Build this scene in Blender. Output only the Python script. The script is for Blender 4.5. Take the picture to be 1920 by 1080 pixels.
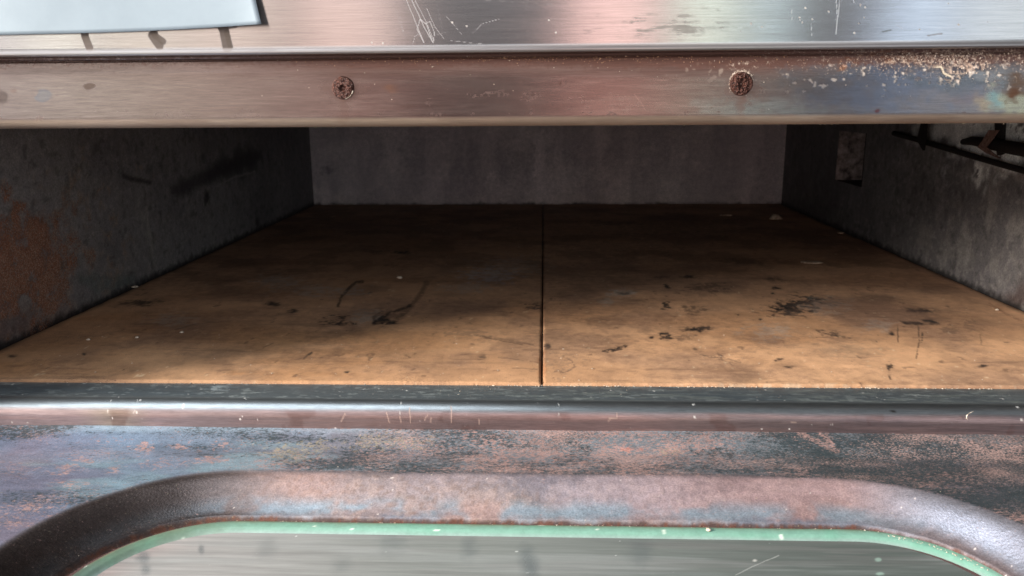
import bpy, math, random
import numpy as np
random.seed(7)
R = math.radians
S = bpy.context.scene
for o in list(bpy.data.objects): bpy.data.objects.remove(o)

# ------------------------------------------------------------------ camera
FPX, PITCH, YAW, ROLL = 1500.0, 0.23167, 0.04007, -0.00704
CAM = np.array([0.00046, -0.37823, 0.1381])
_f = np.array([-math.sin(YAW)*math.cos(PITCH), math.cos(YAW)*math.cos(PITCH), -math.sin(PITCH)])
_r0 = np.array([math.cos(YAW), math.sin(YAW), 0.0]); _u0 = np.cross(_r0, _f)
RT = _r0*math.cos(ROLL) + _u0*math.sin(ROLL); UP = np.cross(RT, _f); FW = _f
from mathutils import Matrix
cd = bpy.data.cameras.new('camera'); cam = bpy.data.objects.new('camera', cd); S.collection.objects.link(cam)
cam.matrix_world = Matrix(((RT[0], UP[0], -FW[0], CAM[0]), (RT[1], UP[1], -FW[1], CAM[1]), (RT[2], UP[2], -FW[2], CAM[2]), (0, 0, 0, 1)))
cd.sensor_width = 36; cd.lens = FPX/1920*36; cd.clip_start = 0.01; cd.clip_end = 50
cd.dof.use_dof = True; cd.dof.focus_distance = 0.41; cd.dof.aperture_fstop = 24
S.camera = cam
S.render.resolution_x, S.render.resolution_y = 1024, 576

# ------------------------------------------------------------------ surroundings light
W = bpy.data.worlds.new('World'); S.world = W; W.use_nodes = True
nt = W.node_tree; bg = nt.nodes['Background']
tc = nt.nodes.new('ShaderNodeTexCoord'); sx = nt.nodes.new('ShaderNodeSeparateXYZ'); rp = nt.nodes.new('ShaderNodeValToRGB')
mr = nt.nodes.new('ShaderNodeMapRange'); mr.inputs[1].default_value = -1; mr.inputs[2].default_value = 1
nt.links.new(tc.outputs['Generated'], sx.inputs[0]); nt.links.new(sx.outputs[2], mr.inputs[0]); nt.links.new(mr.outputs[0], rp.inputs[0])
nt.links.new(rp.outputs[0], bg.inputs[0]); bg.inputs[1].default_value = 1.0
e = rp.color_ramp.elements
e[0].position = 0.40; e[0].color = (0.15, 0.092, 0.086, 1)
e[1].position = 0.56; e[1].color = (0.175, 0.185, 0.20, 1)

def lamp(name, loc, aim, sx_, sy_, power, col, spread=None):
    l = bpy.data.lights.new(name, 'AREA'); l.shape = 'RECTANGLE'; l.size = sx_; l.size_y = sy_; l.energy = power; l.color = col
    o = bpy.data.objects.new(name, l); S.collection.objects.link(o); o.location = loc
    from mathutils import Vector
    d = Vector(aim) - Vector(loc); o.rotation_euler = d.to_track_quat('-Z', 'Y').to_euler()
    return o
# window light from the far left, low, and an added fill from behind the camera
lamp('window_light', (-1.75, -0.72, 0.62), (0, 0.0, 0.05), 0.66, 0.52, 118, (1.0, 0.94, 0.86))
lamp('sky_light', (-0.85, -0.45, 1.5), (-.2, -0.2, 0), 1.5, 1.4, 24, (0.82, 0.92, 1.0))
lamp('front_fill_light', (0.0, -2.6, 1.6), (0, 0.3, 0), 3.2, 0.9, 15, (0.93, 0.96, 1.0))
# added strip lamps standing in for coloured things that the brushed steel mirrors
def strip(u0, u1, z0, z1, rad, col, y=-2.3):
    k = (abs(y) - 0.026 + 0.352)/FPX
    a, b = (u0-1003)*k, (u1-1003)*k
    w, h = b-a, z1-z0
    lamp('reflection_lamp', ((a+b)/2, y, (z0+z1)/2), ((a+b)/2, 0, (z0+z1)/2), w, h, rad*w*h*math.pi, col)
strip(-520, 20, -0.1, 0.95, 1.5, (0.90, 0.94, 1.0))
strip(55, 150, -0.3, 0.95, 2.7, (0.93, 1.0, 0.94))
strip(190, 330, -0.1, 0.95, 1.5, (1.0, 0.98, 0.88))
strip(345, 520, -0.1, 0.95, 1.35, (1.0, 0.89, 0.80))
strip(560, 740, -0.2, 0.95, 1.5, (1.0, 0.78, 0.72))
strip(1050, 1205, -0.3, 0.95, 2.1, (1.0, 0.64, 0.59))
strip(1240, 1340, -0.1, 0.95, 2.1, (0.86, 1.0, 0.86))
strip(1370, 1440, -0.1, 0.95, 1.6, (0.68, 0.92, 1.0))
strip(1605, 1715, -0.15, 0.95, 2.2, (0.60, 0.78, 1.0))
strip(1740, 1840, -0.1, 0.95, 1.9, (0.80, 0.92, 1.0))
strip(1865, 2400, -0.1, 0.95, 2.0, (0.80, 0.93, 1.0))

S.view_settings.view_transform = 'Standard'; S.view_settings.look = 'None'
S.view_settings.exposure = 0.12; S.view_settings.gamma = 1.0

# ------------------------------------------------------------------ helpers
def ray(u, v):
    d = FW + (u-960)/FPX*RT - (v-540)/FPX*UP
    return d
def on_z(u, v, z): d = ray(u, v); return CAM + d*((z-CAM[2])/d[2])
def on_y(u, v, y): d = ray(u, v); return CAM + d*((y-CAM[1])/d[1])
def on_x(u, v, x): d = ray(u, v); return CAM + d*((x-CAM[0])/d[0])
def marks(P):                       # measured mark coordinates for surface points
    d = P - CAM; z = d@FW; z = np.where(z < 0.02, 0.02, z)
    return 960 + FPX*(d@RT)/z, 540 - FPX*(d@UP)/z

def _h(i, j, s):
    n = (i*374761393 + j*668265263 + s*2147483647) & 0xffffffff
    n = ((n ^ (n >> 13))*1274126177) & 0xffffffff
    return ((n ^ (n >> 16)) & 0xffffff)/float(0xffffff)
def vn(x, y, s=0):
    xi = np.floor(x).astype(np.int64); yi = np.floor(y).astype(np.int64)
    a = x-xi; b = y-yi; a = a*a*(3-2*a); b = b*b*(3-2*b)
    return (_h(xi, yi, s)*(1-a)+_h(xi+1, yi, s)*a)*(1-b) + (_h(xi, yi+1, s)*(1-a)+_h(xi+1, yi+1, s)*a)*b
def fbm(x, y, s=0, o=5, g=0.55):
    t = 0; A = 1; N = 0
    for k in range(o):
        t = t + A*vn(x*2**k+17.3*k, y*2**k-9.1*k, s+k*7); N += A; A *= g
    return t/N
def ss(a, b, x): t = np.clip((x-a)/(b-a), 0, 1); return t*t*(3-2*t)
def lin(c):
    c = np.array(c, float)/255.0
    return np.where(c <= .04045, c/12.92, ((c+.055)/1.055)**2.4)

class Paint:
    """colour, roughness, metalness and relief of one surface, stored on its vertices"""
    def __init__(s, P, a, b, base, rough, metal):
        s.sh = P.shape[:2]; s.U, s.V = marks(P); s.a = a; s.b = b
        s.C = np.ones(s.sh+(3,))*lin(base); s.R = np.full(s.sh, float(rough)); s.M = np.full(s.sh, float(metal)); s.H = np.zeros(s.sh)
        s.extra = {}; s.wu = fbm(a*260, b*260, 91, 4)-.5; s.wv = fbm(a*260, b*260, 57, 4)-.5
    def put(s, m, col=None, rough=None, metal=None, h=0, raw=False):
        m = np.clip(m, 0, 1)
        if col is not None:
            c = np.array(col) if raw else lin(col)
            s.C = s.C*(1-m[..., None]) + c*m[..., None]
        if rough is not None: s.R = s.R*(1-m)+rough*m
        if metal is not None: s.M = s.M*(1-m)+metal*m
        if h: s.H += m*h
    def n(s, fx, fy, seed, o=5, g=.55): return fbm(s.a*fx, s.b*fy, seed, o, g)
    def blob(s, u, v, ru, rv, soft=.5, warp=.5, ang=0):
        du = s.U-u + s.wu*ru*2.4*warp; dv = s.V-v + s.wv*rv*2.4*warp
        c, n_ = math.cos(ang), math.sin(ang)
        d = np.hypot((du*c+dv*n_)/ru, (-du*n_+dv*c)/rv)
        return 1-ss(1-soft, 1+soft*.6, d)
    def line(s, pts, w, soft=.5, warp=1.0):
        x = s.U + s.wu*warp*3; y = s.V + s.wv*warp*3; D = np.full(s.sh, 1e9)
        for (x0, y0), (x1, y1) in zip(pts[:-1], pts[1:]):
            dx, dy = x1-x0, y1-y0; L = dx*dx+dy*dy+1e-9
            t = np.clip(((x-x0)*dx+(y-y0)*dy)/L, 0, 1)
            D = np.minimum(D, np.hypot(x-x0-t*dx, y-y0-t*dy))
        return 1-ss(w*(1-soft), w*(1+soft), D)
    def tone(s, f): s.C = s.C*f[..., None]

def link(o, parent):
    S.collection.objects.link(o)
    if parent: o.parent = parent
    return o
def gridmesh(name, P, mat, paint=None, parent=None, a=None, b=None, flip=False, keep=None):
    ny, nx = P.shape[:2]; me = bpy.data.meshes.new(name)
    idx = np.arange(ny*nx).reshape(ny, nx)
    q = np.stack([idx[:-1, :-1], idx[:-1, 1:], idx[1:, 1:], idx[1:, :-1]], -1).reshape(-1, 4)
    if flip: q = q[:, ::-1]
    if keep is not None: q = q[keep.reshape(-1)]
    me.vertices.add(ny*nx); me.vertices.foreach_set('co', P.reshape(-1).astype(np.float32))
    me.loops.add(q.size); me.loops.foreach_set('vertex_index', q.reshape(-1).astype(np.int32))
    me.polygons.add(len(q)); me.polygons.foreach_set('loop_start', np.arange(0, q.size, 4, dtype=np.int32))
    me.update(calc_edges=True)
    me.polygons.foreach_set('use_smooth', np.ones(len(q), bool))
    if a is not None:
        uv = me.uv_layers.new(name='UVMap'); f = q.reshape(-1)
        uv.data.foreach_set('uv', np.stack([a.reshape(-1)[f], b.reshape(-1)[f]], -1).reshape(-1).astype(np.float32))
    if paint is not None:
        at = me.color_attributes.new('Col', 'FLOAT_COLOR', 'POINT')
        at.data.foreach_set('color', np.concatenate([np.clip(paint.C, 0, 1).reshape(-1, 3), np.ones((ny*nx, 1))], 1).reshape(-1).astype(np.float32))
        for nm, arr in [('Rgh', paint.R), ('Met', paint.M)]+list(getattr(paint, 'extra', {}).items()):
            t = me.attributes.new(nm, 'FLOAT', 'POINT'); t.data.foreach_set('value', np.clip(arr, 0, 1).reshape(-1).astype(np.float32))
    me.materials.append(mat)
    return link(bpy.data.objects.new(name, me), parent)
def polymesh(name, vs, fs, mat, parent=None, smooth=False):
    me = bpy.data.meshes.new(name); me.from_pydata([tuple(map(float, v)) for v in vs], [], fs); me.update()
    if smooth: me.polygons.foreach_set('use_smooth', np.ones(len(fs), bool))
    me.materials.append(mat)
    return link(bpy.data.objects.new(name, me), parent)
def box(vs, fs, x0, x1, y0, y1, z0, z1):
    k = len(vs)
    for z in (z0, z1):
        vs += [(x0, y0, z), (x1, y0, z), (x1, y1, z), (x0, y1, z)]
    fs += [(k, k+3, k+2, k+1), (k+4, k+5, k+6, k+7), (k, k+1, k+5, k+4), (k+1, k+2, k+6, k+5), (k+2, k+3, k+7, k+6), (k+3, k, k+4, k+7)]
def boxes(name, lst, mat, parent=None, bevel=0.0006):
    vs, fs = [], []
    for t in lst: box(vs, fs, *t)
    o = polymesh(name, vs, fs, mat, parent)
    if bevel:
        m = o.modifiers.new('bevel', 'BEVEL'); m.width = bevel; m.segments = 2
    return o
def resample(pts, n_per):
    out = []
    for (p, q), n in zip(zip(pts[:-1], pts[1:]), n_per):
        for k in range(n): t = k/n; out.append((p[0]+(q[0]-p[0])*t, p[1]+(q[1]-p[1])*t))
    out.append(pts[-1]); return np.array(out)
def arc(cx, cz, r, a0, a1, n): return [(cx+r*math.cos(R(a0+(a1-a0)*k/n)), cz+r*math.sin(R(a0+(a1-a0)*k/n))) for k in range(n+1)]

# ------------------------------------------------------------------ materials
def painted(name, fine=(2500, 2500, 2500), amt=0.25, bump=0.15, bscale=900, baniso=(1, 1, 1), aniso=0.0, spec=0.5, bdist=0.0002, layers=None, mid=(200, 200, 200), mamt=.12):
    m = bpy.data.materials.new(name); m.use_nodes = True; t = m.node_tree; N = t.nodes; L = t.links; b = N['Principled BSDF']
    at = N.new('ShaderNodeAttribute'); at.attribute_name = 'Col'
    ar = N.new('ShaderNodeAttribute'); ar.attribute_name = 'Rgh'
    am = N.new('ShaderNodeAttribute'); am.attribute_name = 'Met'
    tc = N.new('ShaderNodeTexCoord'); mp = N.new('ShaderNodeMapping'); mp.inputs['Scale'].default_value = fine
    nz = N.new('ShaderNodeTexNoise'); nz.inputs['Scale'].default_value = 1; nz.inputs['Detail'].default_value = 5; nz.inputs['Roughness'].default_value = .65
    L.new(tc.outputs['Object'], mp.inputs[0]); L.new(mp.outputs[0], nz.inputs['Vector'])
    mr = N.new('ShaderNodeMapRange'); mr.inputs[1].default_value = .3; mr.inputs[2].default_value = .7; mr.inputs[3].default_value = 1-amt; mr.inputs[4].default_value = 1+amt
    L.new(nz.outputs[0], mr.inputs[0])
    nm_ = N.new('ShaderNodeTexNoise'); nm_.inputs['Scale'].default_value = 1; nm_.inputs['Detail'].default_value = 6; nm_.inputs['Roughness'].default_value = .7
    mpm = N.new('ShaderNodeMapping'); mpm.inputs['Scale'].default_value = mid; L.new(tc.outputs['Object'], mpm.inputs[0]); L.new(mpm.outputs[0], nm_.inputs['Vector'])
    mrm = N.new('ShaderNodeMapRange'); mrm.inputs[1].default_value = .3; mrm.inputs[2].default_value = .7; mrm.inputs[3].default_value = 1-mamt; mrm.inputs[4].default_value = 1+mamt
    L.new(nm_.outputs[0], mrm.inputs[0])
    mt = N.new('ShaderNodeMath'); mt.operation = 'MULTIPLY'; L.new(mr.outputs[0], mt.inputs[0]); L.new(mrm.outputs[0], mt.inputs[1])
    colour = at.outputs['Color']; metal = am.outputs['Fac']
    for nm, c, fr, soft, k, mxa in (layers or ()):
        al = N.new('ShaderNodeAttribute'); al.attribute_name = nm
        ml = N.new('ShaderNodeMapping'); ml.inputs['Scale'].default_value = fr
        nl = N.new('ShaderNodeTexNoise'); nl.inputs['Scale'].default_value = 1; nl.inputs['Detail'].default_value = 7; nl.inputs['Roughness'].default_value = .72
        L.new(tc.outputs['Object'], ml.inputs[0]); L.new(ml.outputs[0], nl.inputs['Vector'])
        ad = N.new('ShaderNodeMath'); ad.operation = 'MULTIPLY_ADD'; ad.inputs[1].default_value = k; L.new(nl.outputs[0], ad.inputs[0]); L.new(al.outputs['Fac'], ad.inputs[2])
        th = N.new('ShaderNodeMapRange'); th.interpolation_type = 'SMOOTHSTEP'; th.inputs[1].default_value = .5+k*.5-soft; th.inputs[2].default_value = .5+k*.5+soft; L.new(ad.outputs[0], th.inputs[0])
        ml2 = N.new('ShaderNodeMix'); ml2.data_type = 'RGBA'; ml2.inputs[7].default_value = tuple(lin(c))+(1,); L.new(colour, ml2.inputs[6]); th.inputs[4].default_value = mxa; L.new(th.outputs[0], ml2.inputs[0])
        colour = ml2.outputs[2]
        mm = N.new('ShaderNodeMath'); mm.operation = 'MULTIPLY_ADD'; mm.inputs[1].default_value = -.85; L.new(th.outputs[0], mm.inputs[0]); mm.inputs[2].default_value = 1
        m3 = N.new('ShaderNodeMath'); m3.operation = 'MULTIPLY'; L.new(metal, m3.inputs[0]); L.new(mm.outputs[0], m3.inputs[1]); metal = m3.outputs[0]
    mx = N.new('ShaderNodeVectorMath'); mx.operation = 'SCALE'; L.new(colour, mx.inputs[0]); L.new(mt.outputs[0], mx.inputs['Scale']); colour = mx.outputs[0]
    L.new(colour, b.inputs['Base Color']); L.new(metal, b.inputs['Metallic'])
    rm = N.new('ShaderNodeMath'); rm.operation = 'MULTIPLY_ADD'; rm.inputs[1].default_value = -.35*amt; L.new(mr.outputs[0], rm.inputs[0]); L.new(ar.outputs['Fac'], rm.inputs[2])
    ra = N.new('ShaderNodeMath'); ra.operation = 'ADD'; ra.inputs[1].default_value = .35*amt; L.new(rm.outputs[0], ra.inputs[0])
    L.new(ra.outputs[0], b.inputs['Roughness']); b.inputs['Specular IOR Level'].default_value = spec
    mp2 = N.new('ShaderNodeMapping'); mp2.inputs['Scale'].default_value = tuple(bscale*k for k in baniso)
    n2 = N.new('ShaderNodeTexNoise'); n2.inputs['Scale'].default_value = 1; n2.inputs['Detail'].default_value = 4
    L.new(tc.outputs['Object'], mp2.inputs[0]); L.new(mp2.outputs[0], n2.inputs['Vector'])
    bp = N.new('ShaderNodeBump'); bp.inputs['Strength'].default_value = bump; bp.inputs['Distance'].default_value = bdist
    L.new(n2.outputs[0], bp.inputs['Height']); L.new(bp.outputs[0], b.inputs['Normal'])
    if aniso:
        b.inputs['Anisotropic'].default_value = aniso; b.inputs['Anisotropic Rotation'].default_value = .25
        tg = N.new('ShaderNodeTangent'); tg.direction_type = 'UV_MAP'; tg.uv_map = 'UVMap'; L.new(tg.outputs[0], b.inputs['Tangent'])
    return m
M_steel = painted('brushed_steel', (60, 900, 5200), .12, .06, 1, (40, 3000, 3800), .85, mid=(20, 200, 900), mamt=.05)
M_lintel = painted('stained_brushed_steel', (110, 2500, 4800), .20, .16, 1, (160, 2600, 3200), .75,
                   layers=[('Scale', (88, 56, 46), (420, 500, 600), .30, 1.8, .85), ('Crust', (182, 160, 144), (1000, 1000, 1000), .16, 2.3, .9)], mid=(50, 300, 900), mamt=.07)
M_lip = painted('worn_dark_steel', (120, 3800, 3800), .22, .12, 1, (120, 3200, 3200), .5, mid=(90, 500, 500), mamt=.15)
M_door = painted('heat_stained_enamel', (1500, 2200, 1500), .30, .22, 1100, (1, 1, 1), 0, .5, .0004,
                 layers=[('Soot', (42, 52, 56), (420, 900, 600), .17, 2.4, .9), ('Gold', (146, 132, 108), (900, 1500, 900), .22, 3.2, .75), ('Rosy', (150, 119, 112), (520, 1300, 700), .15, 3.2, .9), ('Soot2', (48, 56, 58), (1000, 2000, 1300), .20, 3.0, .75), ('Rosy2', (164, 134, 126), (900, 1900, 1200), .18, 3.0, .75)],
                 mid=(150, 380, 200), mamt=.20)
M_stone = painted('fire_stone', (2600, 2600, 2600), .15, .35, 1500, (1, 1, 1), 0, .25, .0003,
                  layers=[('Stain', (112, 84, 70), (150, 150, 150), .42, 2.4, .5), ('Fleck', (60, 48, 42), (900, 900, 900), .10, 2.6, .7)], mid=(110, 110, 110), mamt=.11)
M_wall = painted('sooty_sheet_steel', (900, 900, 900), .34, .30, 800, (1, 1, 1), 0, .4, .0004, mid=(160, 160, 160), mamt=.17,
                layers=[('Rust', (136, 82, 56), (700, 700, 700), .16, 2.8, .85), ('Grit', (162, 142, 126), (1100, 1100, 1100), .10, 2.6, .7)])
M_pane = painted('smeared_window', (60, 2600, 900), .12, .03, 1, (60, 1500, 900), .4, mid=(14, 420, 200), mamt=.14)
def plain(name, c1, c2, scale, rough=.6, metal=0, bump=.3, stretch=(1, 1, 1), dist=.0003):
    m = bpy.data.materials.new(name); m.use_nodes = True; t = m.node_tree; N = t.nodes; L = t.links; b = N['Principled BSDF']
    tc = N.new('ShaderNodeTexCoord'); mp = N.new('ShaderNodeMapping'); mp.inputs['Scale'].default_value = tuple(scale*k for k in stretch)
    nz = N.new('ShaderNodeTexNoise'); nz.inputs['Scale'].default_value = 1; nz.inputs['Detail'].default_value = 6; nz.inputs['Roughness'].default_value = .65
    r = N.new('ShaderNodeValToRGB'); r.color_ramp.elements[0].position = .36; r.color_ramp.elements[1].position = .64
    r.color_ramp.elements[0].color = tuple(lin(c1))+(1,); r.color_ramp.elements[1].color = tuple(lin(c2))+(1,)
    L.new(tc.outputs['Object'], mp.inputs[0]); L.new(mp.outputs[0], nz.inputs['Vector']); L.new(nz.outputs[0], r.inputs[0]); L.new(r.outputs[0], b.inputs['Base Color'])
    b.inputs['Roughness'].default_value = rough; b.inputs['Metallic'].default_value = metal
    bp = N.new('ShaderNodeBump'); bp.inputs['Strength'].default_value = bump; bp.inputs['Distance'].default_value = dist
    L.new(nz.outputs[0], bp.inputs['Height']); L.new(bp.outputs[0], b.inputs['Normal'])
    return m
M_rust = plain('screw_rust', (34, 18, 16), (92, 52, 40), 1300, .34, .5, 1.0, dist=.001)
M_crust = plain('pale_crust', (150, 122, 104), (222, 205, 190), 900, .9, 0, .6)
M_tan = plain('tan_scale', (120, 76, 50), (200, 160, 128), 900, .9, 0, .6)
M_flour = plain('flour', (168, 148, 126), (214, 200, 184), 900, .9, 0, .3)
M_soot = plain('sooty_iron', (22, 19, 18), (58, 50, 46), 500, .8, .2, .5)
M_dark = plain('dark_iron_rod', (14, 12, 12), (34, 28, 27), 600, .75, .2, .5)
M_strap = plain('rusty_strap', (84, 62, 54), (136, 108, 98), 420, .75, .2, .5)
M_case = plain('casing_steel', (150, 146, 142), (172, 168, 164), 60, .4, .9, .05)
M_paper = plain('paper', (130, 142, 151), (137, 149, 158), 35, .32, 0, .1)

# ------------------------------------------------------------------ the oven
oven = bpy.data.objects.new('pizza_oven', None); S.collection.objects.link(oven); oven.location = (0, 0.3, -0.06)
oven['label'] = 'open deck of a worn stainless steel pizza oven with stone floor and door folded down'; oven['category'] = 'oven'
bpy.context.view_layer.update()
def child(o, label=None, stuff=False):
    o.parent = oven; o.matrix_parent_inverse = oven.matrix_world.inverted()
    if label: o['label'] = label
    if stuff: o['kind'] = 'stuff'
    return o
def sub(o, p, label=None, stuff=False):
    o.parent = p; o.matrix_parent_inverse = (oven.matrix_world @ p.matrix_basis if False else p.matrix_world).inverted() if False else Matrix.Identity(4)
    if label: o['label'] = label
    if stuff: o['kind'] = 'stuff'
    return o

XL, XR, YB, ZC = -0.3127, 0.3176, 0.70, 0.152
def xs_dense(lo, hi, a, b, n, m=10):
    return np.concatenate([np.linspace(lo, a, m, endpoint=False), np.linspace(a, b, n), np.linspace(b, hi, m+1)[1:]])

# ---- stone slabs
def slab(x0, x1, seed):
    edge = 0.0012
    nx = 620; xs = np.linspace(x0, x1, nx)
    t = np.linspace(0, 1, 300); ys = 0.0 + (YB-0.002)*(np.exp(1.55*t)-1)/(math.exp(1.55)-1)
    # rounded arris at the joint and the front, plus skirts down
    ys2 = np.concatenate([[0.0], ys+0.0]); X, Y = np.meshgrid(xs, ys2); Z = np.zeros_like(X)
    a, b = X, Y
    dj = np.minimum(np.abs(X-x0), np.abs(X-x1)); df = Y
    e_ = np.minimum(dj, df) + (fbm(a*700, b*700, seed, 3)-.5)*.0012
    Z -= .0008*(1-ss(0, .0013, e_))**2
    Z += (fbm(a*60, b*60, seed+3, 4)-.5)*.0006
    Z[0, :] = -0.018; X2 = X.copy()
    P = np.stack([X2, Y, Z], -1)
    # side skirts
    left = P[:, :1].copy(); left[..., 2] = -0.018; right = P[:, -1:].copy(); right[..., 2] = -0.018
    P = np.concatenate([left, P, right], 1); a = P[..., 0]; b = P[..., 1]
    p = Paint(P, a, b, (216, 168, 128), .72, 0)
    n1 = p.n(14, 14, 5); n2 = p.n(5, 9, 11); n3 = p.n(60, 60, 17); n4 = p.n(9, 26, 23)
    p.put(ss(.42, .68, n2)*.55, (156, 116, 84))
    p.put(ss(.50, .70, n4)*.40, (186, 134, 88))
    p.put(ss(.52, .72, n1)*.45, (148, 118, 98))
    p.put(ss(.55, .72, n3)*.22, (110, 84, 66))
    # greyish brown film mid-depth; chamber darkness painted into the rear as browner stone
    back = ss(.10, .62, b + (n2-.5)*.25)
    p.put(ss(.03, .26, b+(n1-.5)*.12)*.42, (154, 124, 108)); p.put(back*.15, (140, 108, 94)); p.put(ss(.50, .70, b+(n1-.5)*.2)*.3, (80, 64, 58))
    p.put(ss(.50, .66, p.n(30, 30, 31))*ss(.02, .3, b)*.35, (84, 66, 56))
    # fine scattered char specks and scuffs
    sp = p.n(330, 260, 41, 2, .4); p.put(ss(.90, .94, sp)*.6, (50, 40, 34))
    sp = p.n(150, 110, 43, 3, .5); p.put(ss(.80, .86, sp)*.5, (74, 56, 46))
    gr = p.n(28, 220, 47, 4, .6); p.put(ss(.64, .74, gr)*ss(.45, .6, n1)*.35, (96, 74, 60))
    gl = p.n(300, 240, 49, 2, .4); p.put(ss(.86, .91, gl)*.5, (232, 206, 170))
    p.extra['Stain'] = np.clip(.26+(n1-.5)*1.3+(n4-.5)*1.0+.10*ss(.02, .3, b), 0, 1); p.extra['Fleck'] = np.clip(.02+(n2-.4)*.5+(p.n(40, 40, 87)-.5)*.5, 0, .33)
    K = (34, 31, 31); B = (74, 62, 56); A = (168, 158, 148)
    for (u, v, ru, rv, al, c, wp, an) in [
        (265, 568, 34, 5, .7, K, 1, -.06), (520, 527, 40, 10, .5, A, 1, 0), (600, 545, 70, 9, .45, A, 1.2, 0), (330, 600, 38, 12, .4, A, 1, 0),
        (510, 570, 13, 4, .75, K, .7, 0), (548, 583, 9, 3.4, .85, K, .5, 0), (636, 603, 24, 7, .8, K, 1.5, 0), (718, 602, 22, 7, .85, K, .9, 0),
        (722, 590, 40, 11, .35, B, 1.4, 0), (690, 595, 26, 11, .4, A, 1, 0), (756, 474, 12, 3, .85, K, .9, 0), (700, 472, 20, 3, .4, B, 1, 0),
        (920, 516, 46, 12, .55, (176, 168, 166), 1, 0), (960, 500, 60, 16, .35, A, 1, 0), (880, 540, 45, 9, .35, A, 1, 0), (1003, 575, 13, 6, .75, K, 1.4, 0), (1000, 492, 22, 5, .4, B, 1, 0),
        (906, 670, 8, 5, .6, B, .9, 0), (1050, 683, 26, 16, .35, (120, 100, 84), 2.2, 0), (1027, 650, 6, 5, .8, B, .8, 0),
        (651, 698, 5, 2, .8, K, .5, 0), (157, 664, 3.5, 2.4, .95, K, .3, 0), (24, 667, 8, 3, .7, K, .8, 0),
        (1166, 549, 24, 7, .55, (190, 180, 170), .8, 0), (1140, 565, 14, 6, .5, A, 1, 0), (1168, 550, 12, 3.4, .6, B, .6, 0), (1250, 538, 6, 4, .8, K, .7, 0), (1247, 573, 8, 6, .75, K, 1.2, 0),
        (1290, 519, 15, 3.4, .8, K, .8, 0), (1325, 540, 34, 8, .45, K, 1.4, 0), (1300, 580, 18, 8, .45, K, 1.4, 0), (1240, 520, 16, 3, .5, B, 1, 0),
        (1305, 617, 24, 4.6, .95, K, .8, -.04), (1248, 631, 11, 5, .8, K, 1, .3), (1222, 633, 4, 2, .9, K, .5, 0), (1285, 632, 16, 5, .5, B, 1.2, 0),
        (1500, 572, 44, 13, .8, K, 1.2, -.12), (1470, 580, 20, 5, .9, K, 1, -.2), (1522, 564, 16, 7, .85, K, .9, 0), (1490, 586, 14, 6, .6, B, 1, 0),
        (1550, 574, 40, 14, .30, A, 1, 0), (1556, 626, 22, 5, .6, B, 1.6, .2), (1450, 524, 14, 4, .6, K, .8, 0), (1454, 540, 10, 2.4, .8, K, .6, 0),
        (1448, 550, 4, 1.8, .9, K, .4, 0), (1382, 590, 4, 2, .9, K, .5, 0), (1425, 599, 4, 2, .8, K, .5, 0),
        (1722, 582, 24, 4, .85, K, .8, .08), (1712, 606, 20, 3.4, .9, K, .8, .16), (1744, 602, 15, 4.4, .9, K, .7, .1), (1671, 626, 7, 3.6, .95, K, .5, .1), (1740, 590, 60, 12, .28, B, 1, 0),
        (1810, 612, 24, 8, .35, B, 1.3, .1), (1780, 620, 12, 6, .4, B, 1.2, 0), (1645, 610, 26, 9, .4, A, 1, 0), (1440, 620, 36, 12, .4, A, 1.2, 0),
        (1463, 673, 6, 2.4, .7, K, .6, 0), (1479, 688, 11, 2, .7, K, .7, 0), (1456, 676, 4, 1.6, .8, K, .4, 0), (1841, 686, 8, 3, .8, K, .7, 0), (1668, 690, 4, 9, .75, K, 1.2, 0), (1668, 708, 3, 4, .7, K, 1, 0),
        (1347, 673, 22, 4, .5, B, 1.6, .4), (1303, 655, 5, 3, .6, B, .6, 0), (1600, 655, 60, 14, .22, (130, 118, 100), 1, 0), (1110, 600, 26, 5, .3, B, 1, 0),
        (1640, 560, 60, 7, .25, B, 1, 0), (1150, 470, 120, 14, .25, B, 1.2, 0), (1250, 425, 90, 12, .25, K, 1.2, 0), (1390, 490, 40, 5, .3, K, 1, 0),
        (870, 628, 40, 6, .30, B, 1.3, .1), (560, 672, 12, 2, .4, B, 1, 0), (440, 700, 30, 3, .3, (200, 140, 90), 1, 0)]:
        if c is K: p.put(p.blob(u+ru*.15, v, ru*1.5, rv*1.7, .95, .9, an)*al*.32, (96, 80, 70))
        p.put(p.blob(u, v, ru*1.05, rv*1.1, .65, wp*1.1, an)*min(.97, al*1.2)*ss(.22, .36, p.n(300, 240, 79, 3)), c)
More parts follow.
